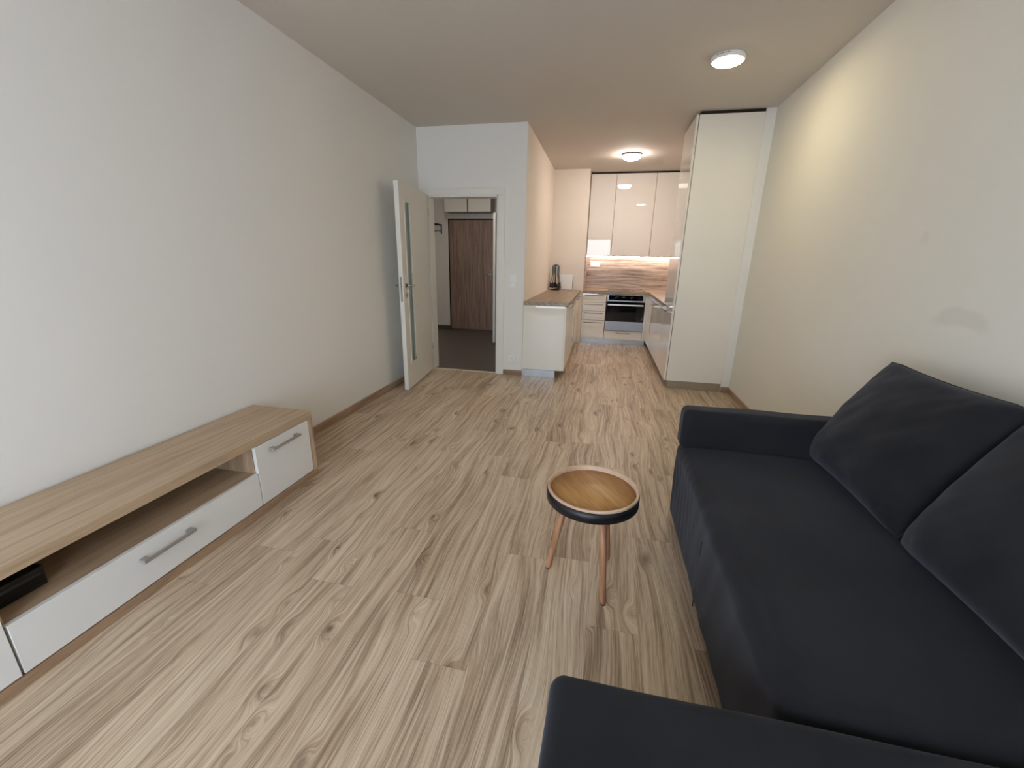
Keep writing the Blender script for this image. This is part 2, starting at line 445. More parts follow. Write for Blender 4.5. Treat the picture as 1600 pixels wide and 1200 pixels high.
# leaf local frame: u along leaf from free edge (0) to hinge, t thickness away from the viewer side
A = Vector((-1.872, 3.762, 0)); Bv = Vector((-1.968, 4.640, 0)); U = (Bv - A); LW = U.length; U.normalize()
Tn = Vector((-U.y, U.x, 0))          # towards the left wall
def leafm(bm):
    mt = Matrix((U, Tn, Vector((0, 0, 1)))).transposed().to_4x4(); mt.translation = A
    bmesh.ops.transform(bm, matrix=mt, verts=bm.verts); return bm
g0, g1, gz0, gz1 = 0.135, 0.295, 0.265, 1.815
b = new(); TH = 0.042
box(b, 0, g0, 0, TH, 0.008, 1.965); box(b, g1, LW, 0, TH, 0.008, 1.965)
box(b, g0, g1, 0, TH, 0.008, gz0); box(b, g0, g1, 0, TH, gz1, 1.965)
leaf = link('door_leaf', leafm(b), M['doorw'], d1)
b = new()
for s in (-0.004, TH - 0.004):
    box(b, g0 - 0.012, g0 + 0.012, s, s + 0.008, gz0 - 0.012, gz1 + 0.012, 0.002); box(b, g1 - 0.012, g1 + 0.012, s, s + 0.008, gz0 - 0.012, gz1 + 0.012, 0.002)
    box(b, g0, g1, s, s + 0.008, gz0 - 0.012, gz0 + 0.012, 0.002); box(b, g0, g1, s, s + 0.008, gz1 - 0.012, gz1 + 0.012, 0.002)
link('glazing_bead', leafm(b), M['doorw'], leaf)
link('glass_strip', leafm(bx(g0, g1, TH * 0.4, TH * 0.6, gz0, gz1)), M['frost'], leaf)
for s in (-1, 1):
    y = 0.0 if s < 0 else TH
    b = new(); cyl(b, (0.068, y, 1.045), (0.068, y + s * 0.008, 1.045), 0.026); cyl(b, (0.068, y + s * 0.008, 1.045), (0.068, y + s * 0.05, 1.045), 0.009)
    tube(b, [(0.062, y + s * 0.05, 1.045), (0.10, y + s * 0.052, 1.043), (0.15, y + s * 0.05, 1.042), (0.195, y + s * 0.046, 1.046)], [0.010, 0.009, 0.008, 0.007], 10)
    link('door_handle', leafm(b), M['chrome'], leaf)
    b = new(); cyl(b, (0.068, y, 0.955), (0.068, y + s * 0.008, 0.955), 0.026); cyl(b, (0.068, y + s * 0.008, 0.957), (0.068, y + s * 0.012, 0.957), 0.009)
    link('lock_rosette', leafm(b), M['chrome'], leaf)
b = new(); box(b, -0.002, 0.001, 0.011, 0.031, 0.90, 1.13, 0.0005)
box(b, -0.009, 0.0, 0.014, 0.028, 1.035, 1.065, 0.002)
link('lock_plate', leafm(b), M['chrome'], leaf)
for z in (0.25, 1.75):
    b = new(); cyl(b, (LW + 0.006, 0.004, z), (LW + 0.006, 0.004, z + 0.09), 0.007)
    link('hinge', leafm(b), M['chrome'], leaf)

# ---- entry door at the end of the hall
d2 = tag(empty('door_2', (EX0, YH, 0)), 'wooden entry door with peephole', None, None, 'structure')
b = bx(EX0, EX0 + 0.014, YH - 0.004, YH + 0.1, 0, EZ); box(b, EX1 - 0.016, EX1, YH - 0.004, YH + 0.1, 0, EZ); box(b, EX0, EX1, YH - 0.004, YH + 0.1, EZ - 0.018, EZ)
link('door_frame', b, M['gap'], d2)
lf = link('door_leaf', bx(EX0 + 0.018, EX1 - 0.018, YH + 0.004, YH + 0.05, 0.006, EZ - 0.022, 0.002), M['entry'], d2)
b = new(); cyl(b, (-2.39, YH + 0.004, 1.52), (-2.39, YH - 0.004, 1.52), 0.017); link('peephole', b, M['chrome'], lf)
b = new(); box(b, -2.075, -2.035, YH - 0.006, YH + 0.004, 0.93, 1.15, 0.003)
cyl(b, (-2.055, YH - 0.004, 1.045), (-2.055, YH - 0.05, 1.045), 0.010)
tube(b, [(-2.05, YH - 0.05, 1.045), (-2.10, YH - 0.052, 1.045), (-2.17, YH - 0.05, 1.045)], 0.010, 10)
link('door_handle', b, M['chrome'], lf)
# ---- side door in the hall, ajar
d3 = tag(empty('door_3', (HX, 6.9, 0)), 'white side door standing ajar in the hall', None, None, 'structure')
b = bx(HX - 0.012, HX + 0.10, 6.42, 6.48, 0, 2.06, 0.002); box(b, HX - 0.012, HX + 0.1, 7.29, 7.36, 0, 2.06, 0.002); box(b, HX - 0.012, HX + 0.1, 6.48, 7.29, 1.99, 2.06, 0.002)
link('door_frame', b, M['doorw'], d3)
A3 = Vector((HX - 0.02, 7.28, 0)); V3 = (Vector((-1.715, 6.50, 0)) - A3).normalized(); N3 = Vector((V3.y, -V3.x, 0))
b = bx(0, 0.78, 0, 0.04, 0.008, 1.98, 0.002)
mt = Matrix((V3, -N3, Vector((0, 0, 1)))).transposed().to_4x4(); mt.translation = A3
bmesh.ops.transform(b, matrix=mt, verts=b.verts)
link('door_leaf', b, M['doorw'], d3)

# ================================================================== TV BENCH
tx0, tx1 = XL + 0.017, -1.657
ty0, ty1 = 0.213, 2.037
tv = empty('tv_bench', (tx1, 1.125, 0), 'low oak tv bench with white fronts along the left wall', 'tv bench')
link('top_board', bx(tx0, tx1, ty0, ty1, 0.375, 0.415, 0.0012), M['tv'], tv)
link('base_board', bx(tx0, tx1, ty0, ty1, 0.0, 0.040, 0.0012), M['tvedge'], tv)
for y in (ty0, ty1 - 0.032): link('side_board', bx(tx0, tx1, y, y + 0.032, 0.040, 0.375, 0.001), M['tv_v'], tv)
dv = (0.632, 1.600)
for y in dv: link('divider', bx(tx0 + 0.01, tx1 - 0.022, y, y + 0.018, 0.040, 0.375), M['tv_v'], tv)
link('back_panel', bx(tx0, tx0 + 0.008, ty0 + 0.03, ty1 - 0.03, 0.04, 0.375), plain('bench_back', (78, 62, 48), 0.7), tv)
link('shelf', bx(tx0 + 0.008, tx1 - 0.022, 0.650, 1.600, 0.208, 0.226), M['tv'], tv)
def front(name, y0, y1, z0, z1, hl):
    f = link(name, bx(tx1 - 0.020, tx1 - 0.001, y0, y1, z0, z1, 0.0012), M['white'], tv)
    return f
f = front('door', 1.604, 2.000, 0.046, 0.371, 0); handle('door_handle', f, (tx1 - 0.001, 1.795, 0.325), (0, 1, 0), (1, 0, 0), 0.21)
f = front('drop_front', 0.645, 1.598, 0.046, 0.228, 0); handle('drop_front_handle', f, (tx1 - 0.001, 1.112, 0.170), (0, 1, 0), (1, 0, 0), 0.215)
f = front('door', 0.250, 0.638, 0.046, 0.371, 0); handle('door_handle', f, (tx1 - 0.001, 0.455, 0.325), (0, 1, 0), (1, 0, 0), 0.21)
s = empty('set_top_box', (-1.86, 0.72, 0.226), 'small black box inside the open shelf of the tv bench', 'media box')
link('case', bx(-1.985, -1.755, 0.655, 0.805, 0.229, 0.300, 0.004), M['blackm'], s)
for x in (-1.965, -1.775):
    for y in (0.672, 0.788): link('foot_pad', cyl(new(), (x, y, 0.226), (x, y, 0.230), 0.008, n=12), M['darkg'], s)
link('front_strip', bx(-1.756, -1.753, 0.665, 0.795, 0.245, 0.285, 0.001), M['black'], s)

# ================================================================== SIDE TABLE
TC = (0.018, 1.549); TZ = 0.425; TR = 0.184
st = empty('side_table', (TC[0], TC[1], 0), 'round oak tray side table with black band and three splayed legs', 'side table')
b = lathe(new(), [(0, -0.050), (TR - 0.012, -0.050), (TR - 0.012, -0.020), (0, -0.020)], (TC[0], TC[1], TZ)); link('tray_top', b, M['tray'], st).rotation_euler = (0, 0, math.radians(-58))
b = lathe(new(), [(TR - 0.011, -0.048), (TR - 0.011, -0.003), (TR - 0.008, 0.0), (TR - 0.002, 0.0), (TR, -0.003), (TR, -0.010), (TR - 0.003, -0.012), (TR - 0.003, -0.048)], (TC[0], TC[1], TZ), 72); link('tray_rim', b, M['rim'], st)
b = lathe(new(), [(TR - 0.002, -0.054), (TR + 0.0015, -0.054), (TR + 0.0015, -0.011), (TR - 0.002, -0.011)], (TC[0], TC[1], TZ), 72); link('black_band', b, M['band'], st)
for (x, y) in ((-0.148, 1.541), (0.091, 1.386), (0.110, 1.662)):
    c = Vector((TC[0], TC[1])); p = Vector((x, y)); q = c + (p - c) * 0.60
    b = new(); P0 = Vector((x, y, 0.004)); P1 = Vector((q.x, q.y, TZ - 0.05))
    tube(b, [P0, P0.lerp(P1, 0.03), P0.lerp(P1, 0.5), P1], [0.0105, 0.0125, 0.0145, 0.0165], 20)
    L = link('leg', b, M['leg'], st)
    b = new(); cyl(b, (x, y, 0), (x, y, 0.006), 0.010, n=16); link('foot_glide', b, M['darkg'], L)

# ================================================================== SOFA
SX0, SX1 = 0.432, XR - 0.03
SZ = 0.45
def cloth(amp, sc, seed=0.0, puff=0.0, lo=None, hi=None):
    def f(p, d):
        v = noise.noise(Vector((p.x * sc + seed, p.y * sc, p.z * sc)))
        return d * (amp * v)
    return f
so = empty('corner_sofa', (0.9, 1.0, 0), 'charcoal corner sofa with chaise along the right wall', 'sofa')
seat_fn = cloth(0.006, 4.0)
def seat_off(p, d):
    o = seat_fn(p, d)
    if d.x < -0.5:                                  # front drop: loose vertical pulls
        o += Vector((-1, 0, 0)) * (0.004 * noise.noise(Vector((p.y * 14.0 + p.z * 5, 1.0, p.z * 1.5))))
        o += Vector((-1, 0, 0)) * 0.015 * max(0.0, (p.z / SZ))
        o += Vector((-1, 0, 0)) * 0.004 * math.sin(p.y * 95 + 3 * math.sin(p.z * 9)) * max(0.0, min(1.0, (p.y - 1.5) * 3)) * max(0.0, 1 - abs(p.z - 0.26) * 4)
    return o
link('seat', rbox(SX0, 1.19, 0.712, 2.098, 0.012, SZ, 0.055, 60, 7, seat_off), M['fabric'], so, True)
link('drawer_seam', tube(new(), [(SX0 - 0.0125, 1.412, 0.33), (SX0 - 0.009, 1.418, 0.2), (SX0 - 0.003, 1.424, 0.03)], 0.002, 6), M['piping'], so)
link('chaise', rbox(-0.050, SX1, -0.16, 0.709, 0.012, SZ + 0.004, 0.035, 24, 6, cloth(0.005, 3.0, 5)), M['fabric'], so, True)
link('armrest', rbox(0.420, SX1, 1.985, 2.104, SZ - 0.02, 0.634, 0.032, 18, 6, cloth(0.005, 4.0, 9)), M['fabric'], so, True)
link('armrest_seam', tube(new(), [(0.470, 1.984, SZ + 0.0005), (0.8, 1.983, SZ + 0.001), (1.2, 1.984, SZ + 0.0005)], 0.0025, 6), M['piping'], so)
link('armrest_back', rbox(1.19, SX1, 1.985, 2.104, 0.012, SZ - 0.02, 0.01, 4, 2), M['fabric'], so, True)
link('backrest', rbox(1.235, SX1, -0.16, 1.99, 0.012, 0.62, 0.035, 22, 5, cloth(0.005, 3.0, 2)), M['fabric'], so, True)

def cushion(name, y0, y1, xb, zb, xt, zt, t, label, seed, dyt0=0.0, dyt1=0.0):
    """back cushion leaning from (xb,zb) up to (xt,zt)"""
    N = 44
    up = Vector((xt - xb, 0, zt - zb)); hh = up.length; up.normalize(); n = Vector((-up.z, 0, up.x))
    root = empty(name, ((xb + xt) / 2, (y0 + y1) / 2, zb), label, 'cushion', 'back cushions on the charcoal sofa')
    def mid(u, v):
        vv = (v + 1) / 2
        ya = y0 + dyt0 * vv; yb = y1 + dyt1 * vv
        y = (ya + yb) / 2 + (yb - ya) / 2 * u * (1 - 0.035 * (1 - v * v)) * (1 - 0.03 * max(0, abs(v) - 0.75) * 4 * abs(u))
        h = hh * (0.5 + 0.5 * v * (1 - 0.05 * (1 - u * u) ** 1) * (1 - 0.03 * max(0, abs(u) - 0.8) * 5 * abs(v)))
        return Vector((xb, y, zb)) + up * h
    bm = new(); F = {}
    for s in (1, -1):
        for i in range(N + 1):
            for j in range(N + 1):
                u = math.sin(PI / 2 * (2 * i / N - 1)); v = math.sin(PI / 2 * (2 * j / N - 1))
                if s < 0 and (i in (0, N) or j in (0, N)): F[(s, i, j)] = F[(1, i, j)]; continue
                th = t / 2 * (max(0, 1 - u * u) ** 0.42) * (max(0, 1 - v * v) ** 0.42) * (1.0 - 0.16 * v)
                wr = noise.noise(Vector((u * 2.2 + seed, v * 2.2, s * 3.0))) * 0.012 + noise.noise(Vector((u * 5 + v * 4 + seed, v * 1.2 - u * 2, 7))) * 0.006
                e = min(1.0, (1 - abs(u)) * 6) * min(1.0, (1 - abs(v)) * 6)
                pk = 0.004 * math.sin(u * 38 + seed) * max(0, abs(v) - 0.72) * 3 * e
                F[(s, i, j)] = bm.verts.new(mid(u, v) + n * s * (th + (wr + pk) * e))
    for s in (1, -1):
        for i in range(N):
            for j in range(N):
                q = [F[(s, i, j)], F[(s, i + 1, j)], F[(s, i + 1, j + 1)], F[(s, i, j + 1)]]
                bm.faces.new(q if s > 0 else q[::-1])
    link('cover', bm, M['fabric'], root, True)
    pts = []
    K = 40
    for k in range(K): pts.append(mid(-1 + 2 * k / K, 1))
    for k in range(K): pts.append(mid(1, 1 - 2 * k / K))
    for k in range(K): pts.append(mid(1 - 2 * k / K, -1))
    for k in range(K): pts.append(mid(-1, -1 + 2 * k / K))
    link('piping', tube(new(), pts, 0.0045, 8, True), M['piping'], root)
    return root
cushion('back_cushion', 1.378, 2.022, 0.985, SZ + 0.008, 1.215, 0.922, 0.22, 'charcoal back cushion leaning beside the far armrest', 1.7)
cushion('back_cushion', 0.70, 1.372, 0.978, SZ + 0.008, 1.20, 0.915, 0.22, 'charcoal back cushion cut off by the right picture edge, nearer the chaise', 6.1)

# ================================================================== CEILING LAMPS
l1 = empty('ceiling_lamp', (0.692, 3.52, H), 'flat round ceiling lamp glowing over the living room', 'ceiling lamp', None)
b = lathe(new(), [(0, 0.0), (0.107, 0.0), (0.109, -0.005), (0.109, -0.020), (0.102, -0.028), (0.096, -0.030), (0.096, -0.020), (0, -0.020)], (0.692, 3.52, H - 0.0005)); link('housing', b, M['plastic'], l1)
b = lathe(new(), [(0.0955, -0.021), (0.0955, -0.030), (0.089, -0.034), (0, -0.036)], (0.692, 3.52, H)); link('diffuser', b, M['lamp1'], l1)
for k in range(5):
    a = math.radians(248 - 180 + 180 + k * 9 - 26)
    c = Vector((0.692 + 0.1095 * math.cos(a), 3.52 + 0.1095 * math.sin(a), H - 0.012)); tdir = Vector((-math.sin(a), math.cos(a), 0))
    b = tube(new(), [c - tdir * 0.006, c + tdir * 0.006], 0.0022, 8); link('vent_slot', b, M['darkg'], l1)
KL = (0.213, 6.13)
l2 = empty('ceiling_lamp', (KL[0], KL[1], H), 'domed round ceiling lamp glowing over the kitchen', 'ceiling lamp', None)
b = lathe(new(), [(0, 0.0), (0.116, 0.0), (0.122, -0.006), (0.122, -0.020), (0.116, -0.024), (0, -0.022)], (KL[0], KL[1], H - 0.0005)); link('mounting_ring', b, plain('silver_ring', (150, 150, 154), 0.3, 0.8), l2)
b = lathe(new(), [(0.118, -0.0245), (0.114, -0.038), (0.098, -0.055), (0.070, -0.068), (0.038, -0.075), (0, -0.077)], (KL[0], KL[1], H)); link('glass_dome', b, M['lamp2'], l2)

HLC = (-2.15, 5.75)  # unseen lamp, added because the hall was too dark
l3 = empty('ceiling_lamp', (HLC[0], HLC[1], H), 'unseen round ceiling lamp added to brighten the hall behind the doorway', 'ceiling lamp', None)
link('mounting_ring', lathe(new(), [(0, 0.0), (0.13, 0.0), (0.13, -0.02), (0, -0.02)], (HLC[0], HLC[1], H - 0.0005)), M['plastic'], l3)
link('glass_dome', lathe(new(), [(0.126, -0.021), (0.12, -0.04), (0.07, -0.065), (0, -0.072)], (HLC[0], HLC[1], H)), emis('hall_fill_diffuser', (255, 244, 232), 58.0), l3)
# ================================================================== KITCHEN
G = M['gloss']
# ---- left row of base cabinets (fronts face +x)
lx0, lx1 = XC + 0.002, -0.386
splits = [Y1 + 0.022, 5.815, Y2 - 0.003]
names = ['cream gloss base cabinet under the left worktop, nearest the living room', 'cream gloss base cabinet under the left worktop, at the far wall end']
for i in range(2):
    y0, y1 = splits[i] + (0.0 if i == 0 else 0.001), splits[i + 1] - 0.001
    c = empty('base_cabinet', ((lx0 + lx1) / 2, (y0 + y1) / 2, 0), names[i], 'kitchen cabinet', 'left row base cabinets')
    link('body', bx(lx0, lx1 - 0.022, y0, y1, 0.085, HB - 0.001), M['carc'], c)
    link('plinth', bx(lx0 + 0.02, lx1 - 0.10, y0, y1, 0.0, 0.084), M['plinth'], c)
    for (za, zb) in ((0.088, HB - 0.006),):
        f = link('drawer_front', bx(lx1 - 0.020, lx1, y0 + 0.0015, y1 - 0.0015, za, zb, 0.001), G, c)
        handle('drawer_handle', f, (lx1, (y0 + y1) / 2, zb - 0.035), (0, 1, 0), (1, 0, 0), 0.62)
    if i == 0:
        link('end_panel', bx(lx0, lx1 - 0.021, Y1 + 0.001, y0 - 0.001, 0.085, HB - 0.001, 0.001), G, c)
        link('end_plinth', bx(lx0, lx1 - 0.10, Y1 - 0.020, Y1 - 0.004, 0.0, 0.084, 0.001), M['plinth'], c)
        link('front_edge', bx(lx1 - 0.020, lx1, Y1 + 0.001, y0, 0.088, HB - 0.006, 0.001), G, c)
wt = link('worktop', bx(XC + 0.001, -0.366, Y1 - 0.006, Y2 - 0.001, HB, HT, 0.002), M['top']); tag(wt, 'wood effect worktop on the short left row beside the doorway', 'worktop')

# ---- back row
def drawer(parent, name, x0, x1, z0, z1, hl, hz, hx=None):
    f = link(name, bx(x0 + 0.003, x1 - 0.003, Y2, Y2 + 0.019, z0 + 0.003, z1 - 0.003, 0.001), G, parent)
    handle('drawer_handle', f, ((x0 + x1) / 2 if hx is None else hx, Y2, hz), (1, 0, 0), (0, -1, 0), hl)
c = empty('drawer_cabinet', (-0.14, 7.25, 0), 'cream gloss cabinet of four drawers left of the oven', 'kitchen cabinet')
link('body', bx(XN + 0.002, 0.046, Y2 + 0.021, YB - 0.002, 0.085, HB - 0.001), M['carc'], c)
link('plinth', bx(XN + 0.002, 0.046, Y2 + 0.045, Y2 + 0.060, 0.0, 0.084), M['plinth'], c)
for z0, z1, hz in ((0.675, 0.815, 0.782), (0.533, 0.675, 0.640), (0.388, 0.533, 0.498), (0.088, 0.388, 0.350)):
    drawer(c, 'drawer', XN + 0.002, 0.047, z0, z1, 0.30, hz)
c = empty('oven_cabinet', (0.35, 7.25, 0), 'cream gloss housing cabinet with a low drawer under the oven', 'kitchen cabinet')
b = bx(0.049, 0.058, Y2 + 0.021, YB - 0.002, 0.085, HB - 0.001); box(b, 0.642, 0.658, Y2 + 0.021, YB - 0.002, 0.085, HB - 0.001); box(b, 0.058, 0.642, Y2 + 0.021, YB - 0.002, 0.085, 0.225)
link('body', b, M['carc'], c)
link('plinth', bx(0.048, 0.700, Y2 + 0.045, Y2 + 0.060, 0.0, 0.084), M['plinth'], c)
drawer(c, 'drawer', 0.049, 0.650, 0.088, 0.228, 0.22, 0.190)
link('filler_panel', bx(0.652, 0.681, Y2, Y2 + 0.019, 0.088, HB - 0.006, 0.001), G, c)
# oven
ov = empty('built_in_oven', (0.35, Y2, 0.24), 'built-in steel and black glass oven under the back worktop', 'oven')
link('body', bx(0.062, 0.638, Y2 + 0.022, YB - 0.05, 0.230, 0.805), M['darkg'], ov)
link('steel_front', bx(0.052, 0.648, Y2 - 0.002, Y2 + 0.020, 0.232, 0.812, 0.002), M['steel'], ov)
cp = link('control_panel', bx(0.088, 0.612, Y2 - 0.006, Y2 - 0.0025, 0.718, 0.798, 0.001), M['black'], ov)
for x in (0.19, 0.43):
    b = new(); cyl(b, (x, Y2 - 0.006, 0.757), (x, Y2 - 0.022, 0.757), 0.016, 0.014, 20); link('control_knob', b, M['blackm'], cp)
    link('printed_mark', bx(x + 0.02, x + 0.032, Y2 - 0.0068, Y2 - 0.006, 0.768, 0.776), M['icon'], cp); link('knob_pointer', bx(x - 0.003, x + 0.003, Y2 - 0.0225, Y2 - 0.0222, 0.758, 0.770), M['icon'], cp)
b = new(); box(b, 0.285, 0.345, Y2 - 0.0068, Y2 - 0.006, 0.760, 0.764); box(b, 0.295, 0.335, Y2 - 0.0068, Y2 - 0.006, 0.772, 0.776); link('display', b, M['icon'], cp)
dr = link('oven_door', bx(0.054, 0.646, Y2 - 0.020, Y2 - 0.0025, 0.385, 0.700, 0.002), M['black'], ov)
link('door_strip', bx(0.054, 0.646, Y2 - 0.020, Y2 - 0.0025, 0.234, 0.384, 0.002), M['steel'], dr)
link('door_window', bx(0.115, 0.585, Y2 - 0.0208, Y2 - 0.020, 0.40, 0.615, 0.0003), plain('oven_window', (20, 24, 32), 0.04), dr)
b = bx(0.075, 0.625, Y2 - 0.062, Y2 - 0.046, 0.640, 0.660, 0.003); box(b, 0.095, 0.115, Y2 - 0.05, Y2 - 0.02, 0.643, 0.657); box(b, 0.585, 0.605, Y2 - 0.05, Y2 - 0.02, 0.643, 0.657)
link('oven_handle', b, plain('bright_steel', (226, 226, 228), 0.3, 0.6), dr)

# ---- right row (fronts face -x)
rx = 0.703
rs = [5.232, 5.83, 6.43, Y2 - 0.004]
rn = ['cream gloss base cabinet right of the aisle, beside the tall cabinet', 'cream gloss base cabinet in the middle of the right row', 'cream gloss corner base cabinet beside the oven']
for i in range(3):
    y0, y1 = rs[i] + 0.001, rs[i + 1] - 0.001
    c = empty('base_cabinet', (0.98, (y0 + y1) / 2, 0), rn[i], 'kitchen cabinet', 'right row base cabinets')
    link('body', bx(rx + 0.022, XK - 0.003, y0, y1, 0.085, HB - 0.001), M['carc'], c)
    link('plinth', bx(rx + 0.05, rx + 0.065, y0, y1, 0.0, 0.084), M['plinth'], c)
    if i == 2: link('corner_filler', bx(rx - 0.018, rx + 0.001, Y2 - 0.001, Y2 + 0.018, 0.088, HB - 0.006), G, c)
    f = link('cabinet_door', bx(rx, rx + 0.020, y0 + 0.001, y1 - 0.001, 0.088, HB - 0.006, 0.001), G, c)
    handle('door_handle', f, (rx, (y0 + y1) / 2, 0.785), (0, -1, 0), (-1, 0, 0), 0.34, M['chrome'])
# worktop, L-shaped
b = new(); pts = [(XN + 0.001, Y2 - 0.02), (rx - 0.016, Y2 - 0.02), (rx - 0.016, 5.232), (XK - 0.001, 5.232), (XK - 0.001, YB - 0.001), (XN + 0.001, YB - 0.001)]
lo = [b.verts.new((x, y, HB)) for x, y in pts]; hi = [b.verts.new((x, y, HT)) for x, y in pts]
b.faces.new(lo[::-1]); b.faces.new(hi)
for i in range(6): b.faces.new((lo[i], lo[(i + 1) % 6], hi[(i + 1) % 6], hi[i]))
wt = link('worktop', b, M['topx']); tag(wt, 'L-shaped wood effect worktop over the oven and right row', 'worktop')
hob = empty('hob', (0.35, 7.24, HT), 'flat dark glass hob set in the worktop above the oven', 'hob')
link('glass_plate', bx(0.062, 0.634, 6.99, 7.50, HT, HT + 0.006, 0.002), M['black'], hob)
for (x, y, r) in ((0.20, 7.12, 0.075), (0.49, 7.12, 0.095), (0.20, 7.36, 0.095), (0.49, 7.36, 0.075)):
    link('cooking_zone', lathe(new(), [(r, 0.0062), (r + 0.003, 0.0066), (r + 0.006, 0.0062)], (x, y, HT)), M['greyd'], hob)
# splashbacks
t = link('splashback', bx(XN + 0.016, XK - 0.002, YB - 0.014, YB - 0.001, HT + 0.001, 1.395), M['splash']); tag(t, 'wood effect splashback panel on the back wall under the wall cabinets', 'splashback')
t = link('splashback', bx(XN + 0.001, XN + 0.014, Y2 + 0.02, YB - 0.002, HT + 0.001, 1.395), M['splash_y']); tag(t, 'narrow side splashback panel on the left cheek of the kitchen niche', 'splashback')
# wall cabinets
UY = 7.23
us = [XN + 0.008, 0.060, 0.652, XK - 0.003]
un = ['narrow cream gloss wall cabinet at the left end of the row', 'wide cream gloss wall cabinet in the middle, above the oven', 'cream gloss wall cabinet at the right end, half hidden by the tall cabinet']
for i in range(3):
    x0, x1 = us[i] + 0.0005, us[i + 1] - 0.0005
    c = empty('wall_cabinet', ((x0 + x1) / 2, 7.4, 1.40), un[i], 'kitchen cabinet', 'wall cabinets over the back row')
    link('body', bx(x0 + 0.001, x1 - 0.001, UY + 0.021, YB - 0.002, 1.400, 2.604), M['carc'], c)
    link('cabinet_door', bx(x0 + 0.0025, x1 - 0.0025, UY, UY + 0.019, 1.402, 2.604, 0.001), G, c)
    link('top_gap_shade', bx(x0, x1, UY + 0.035, UY + 0.05, 2.605, H - 0.001), M['gap'], c)  # dark strip painting the shade in the gap under the ceiling
led = empty('led_strip', (0.4, 7.46, 1.395), 'glowing strip light under the kitchen wall cabinets', 'strip light')
link('profile', bx(XN + 0.02, XK - 0.02, 7.455, 7.480, 1.392, 1.3995), M['steel'], led)
link('diffuser', bx(XN + 0.02, XK - 0.02, 7.458, 7.477, 1.386, 1.392), M['led'], led)

# ---- tall cabinet
tc = empty('tall_cabinet', (0.98, 4.9, 0), 'floor to ceiling cream gloss tall cabinet at the kitchen entrance', 'kitchen cabinet')
TY1 = 5.229
link('side_panel', bx(rx + 0.027, XK - 0.001, YT, YT + 0.018, 0.088, 2.603, 0.001), G, tc)
link('body', bx(rx + 0.024, XK - 0.003, YT + 0.019, TY1, 0.088, 2.603), M['carc'], tc)
link('plinth', bx(rx + 0.05, XK - 0.003, YT + 0.002, YT + 0.016, 0.0, 0.087), plain('warm_aluminium', (172, 162, 144), 0.4, 0.6), tc)
link('plinth', bx(rx + 0.05, rx + 0.065, YT + 0.017, TY1, 0.0, 0.087), M['plinth'], tc)
link('top_gap_shade', bx(rx + 0.035, XK - 0.003, YT + 0.010, TY1 - 0.01, 2.604, H - 0.001), M['gap'], tc)  # same painted gap shade above the tall cabinet
for za, zb, hz, hl in ((0.090, 0.826, 0.800, 0.40), (0.829, 2.336, 0.860, 0.40), (2.339, 2.603, None, 0)):
    f = link('cabinet_door', bx(rx, rx + 0.020, YT - 0.001, TY1 - 0.001, za, zb, 0.001), G, tc)
    if hz: handle('door_handle', f, (rx, (YT + TY1) / 2 + 0.02, hz), (0, -1, 0), (-1, 0, 0), hl, M['chrome'])

# ================================================================== SWITCHES AND SOCKETS
def plate_y(name, label, cat, x, z, y, w, h, rows, kind):
    """white cover plate on a wall facing -y; rows = list of (dx, dz, type)"""
    r = empty(name, (x, y, z), label, cat)
    link('cover_plate', bx(x - w / 2, x + w / 2, y - 0.009, y - 0.001, z - h / 2, z + h / 2, 0.003), M['plastic'], r)
    for dx, dz, ty in rows:
        if ty == 'rocker':
            link('rocker', bx(x + dx - 0.026, x + dx + 0.026, y - 0.014, y - 0.0085, z + dz - 0.026, z + dz + 0.026, 0.002), M['plastic'], r)
        else:
            b = lathe(new(), [(0, 0), (0.019, 0), (0.020, 0.003), (0.0215, 0.003), (0.0215, 0), (0, -0.001)], (0, 0, 0), 32)
            bmesh.ops.transform(b, matrix=Matrix.Translation((x + dx, y - 0.0095, z + dz)) @ Matrix.Rotation(PI / 2, 4, 'X'), verts=b.verts)
            s = link('socket_well', b, M['plastic'], r)
            b = new()
            for q in (-0.0095, 0.0095): cyl(b, (x + dx + q, y - 0.010, z + dz), (x + dx + q, y - 0.0108, z + dz), 0.0028, n=10)
            link('pin_holes', b, M['blackm'], s)
            b = new(); cyl(b, (x + dx, y - 0.010, z + dz + 0.010), (x + dx, y - 0.022, z + dz + 0.010), 0.0024, n=10); link('earth_pin', b, M['chrome'], s)
    return r
plate_y('light_switch', 'double white light switch between the doorway and the kitchen', 'light switch', -0.992, 1.078, Y1, 0.085, 0.155, [(0, 0.036, 'rocker'), (0, -0.036, 'rocker')], 0)
plate_y('wall_socket', 'low white wall socket right of the hall doorway', 'socket', -0.992, 0.195, Y1, 0.085, 0.085, [(0, 0, 'well')], 0)
plate_y('double_socket', 'white double socket on the wood splashback', 'socket', -0.185, 1.262, YB - 0.014, 0.155, 0.085, [(-0.036, 0, 'well'), (0.036, 0, 'well')], 0)

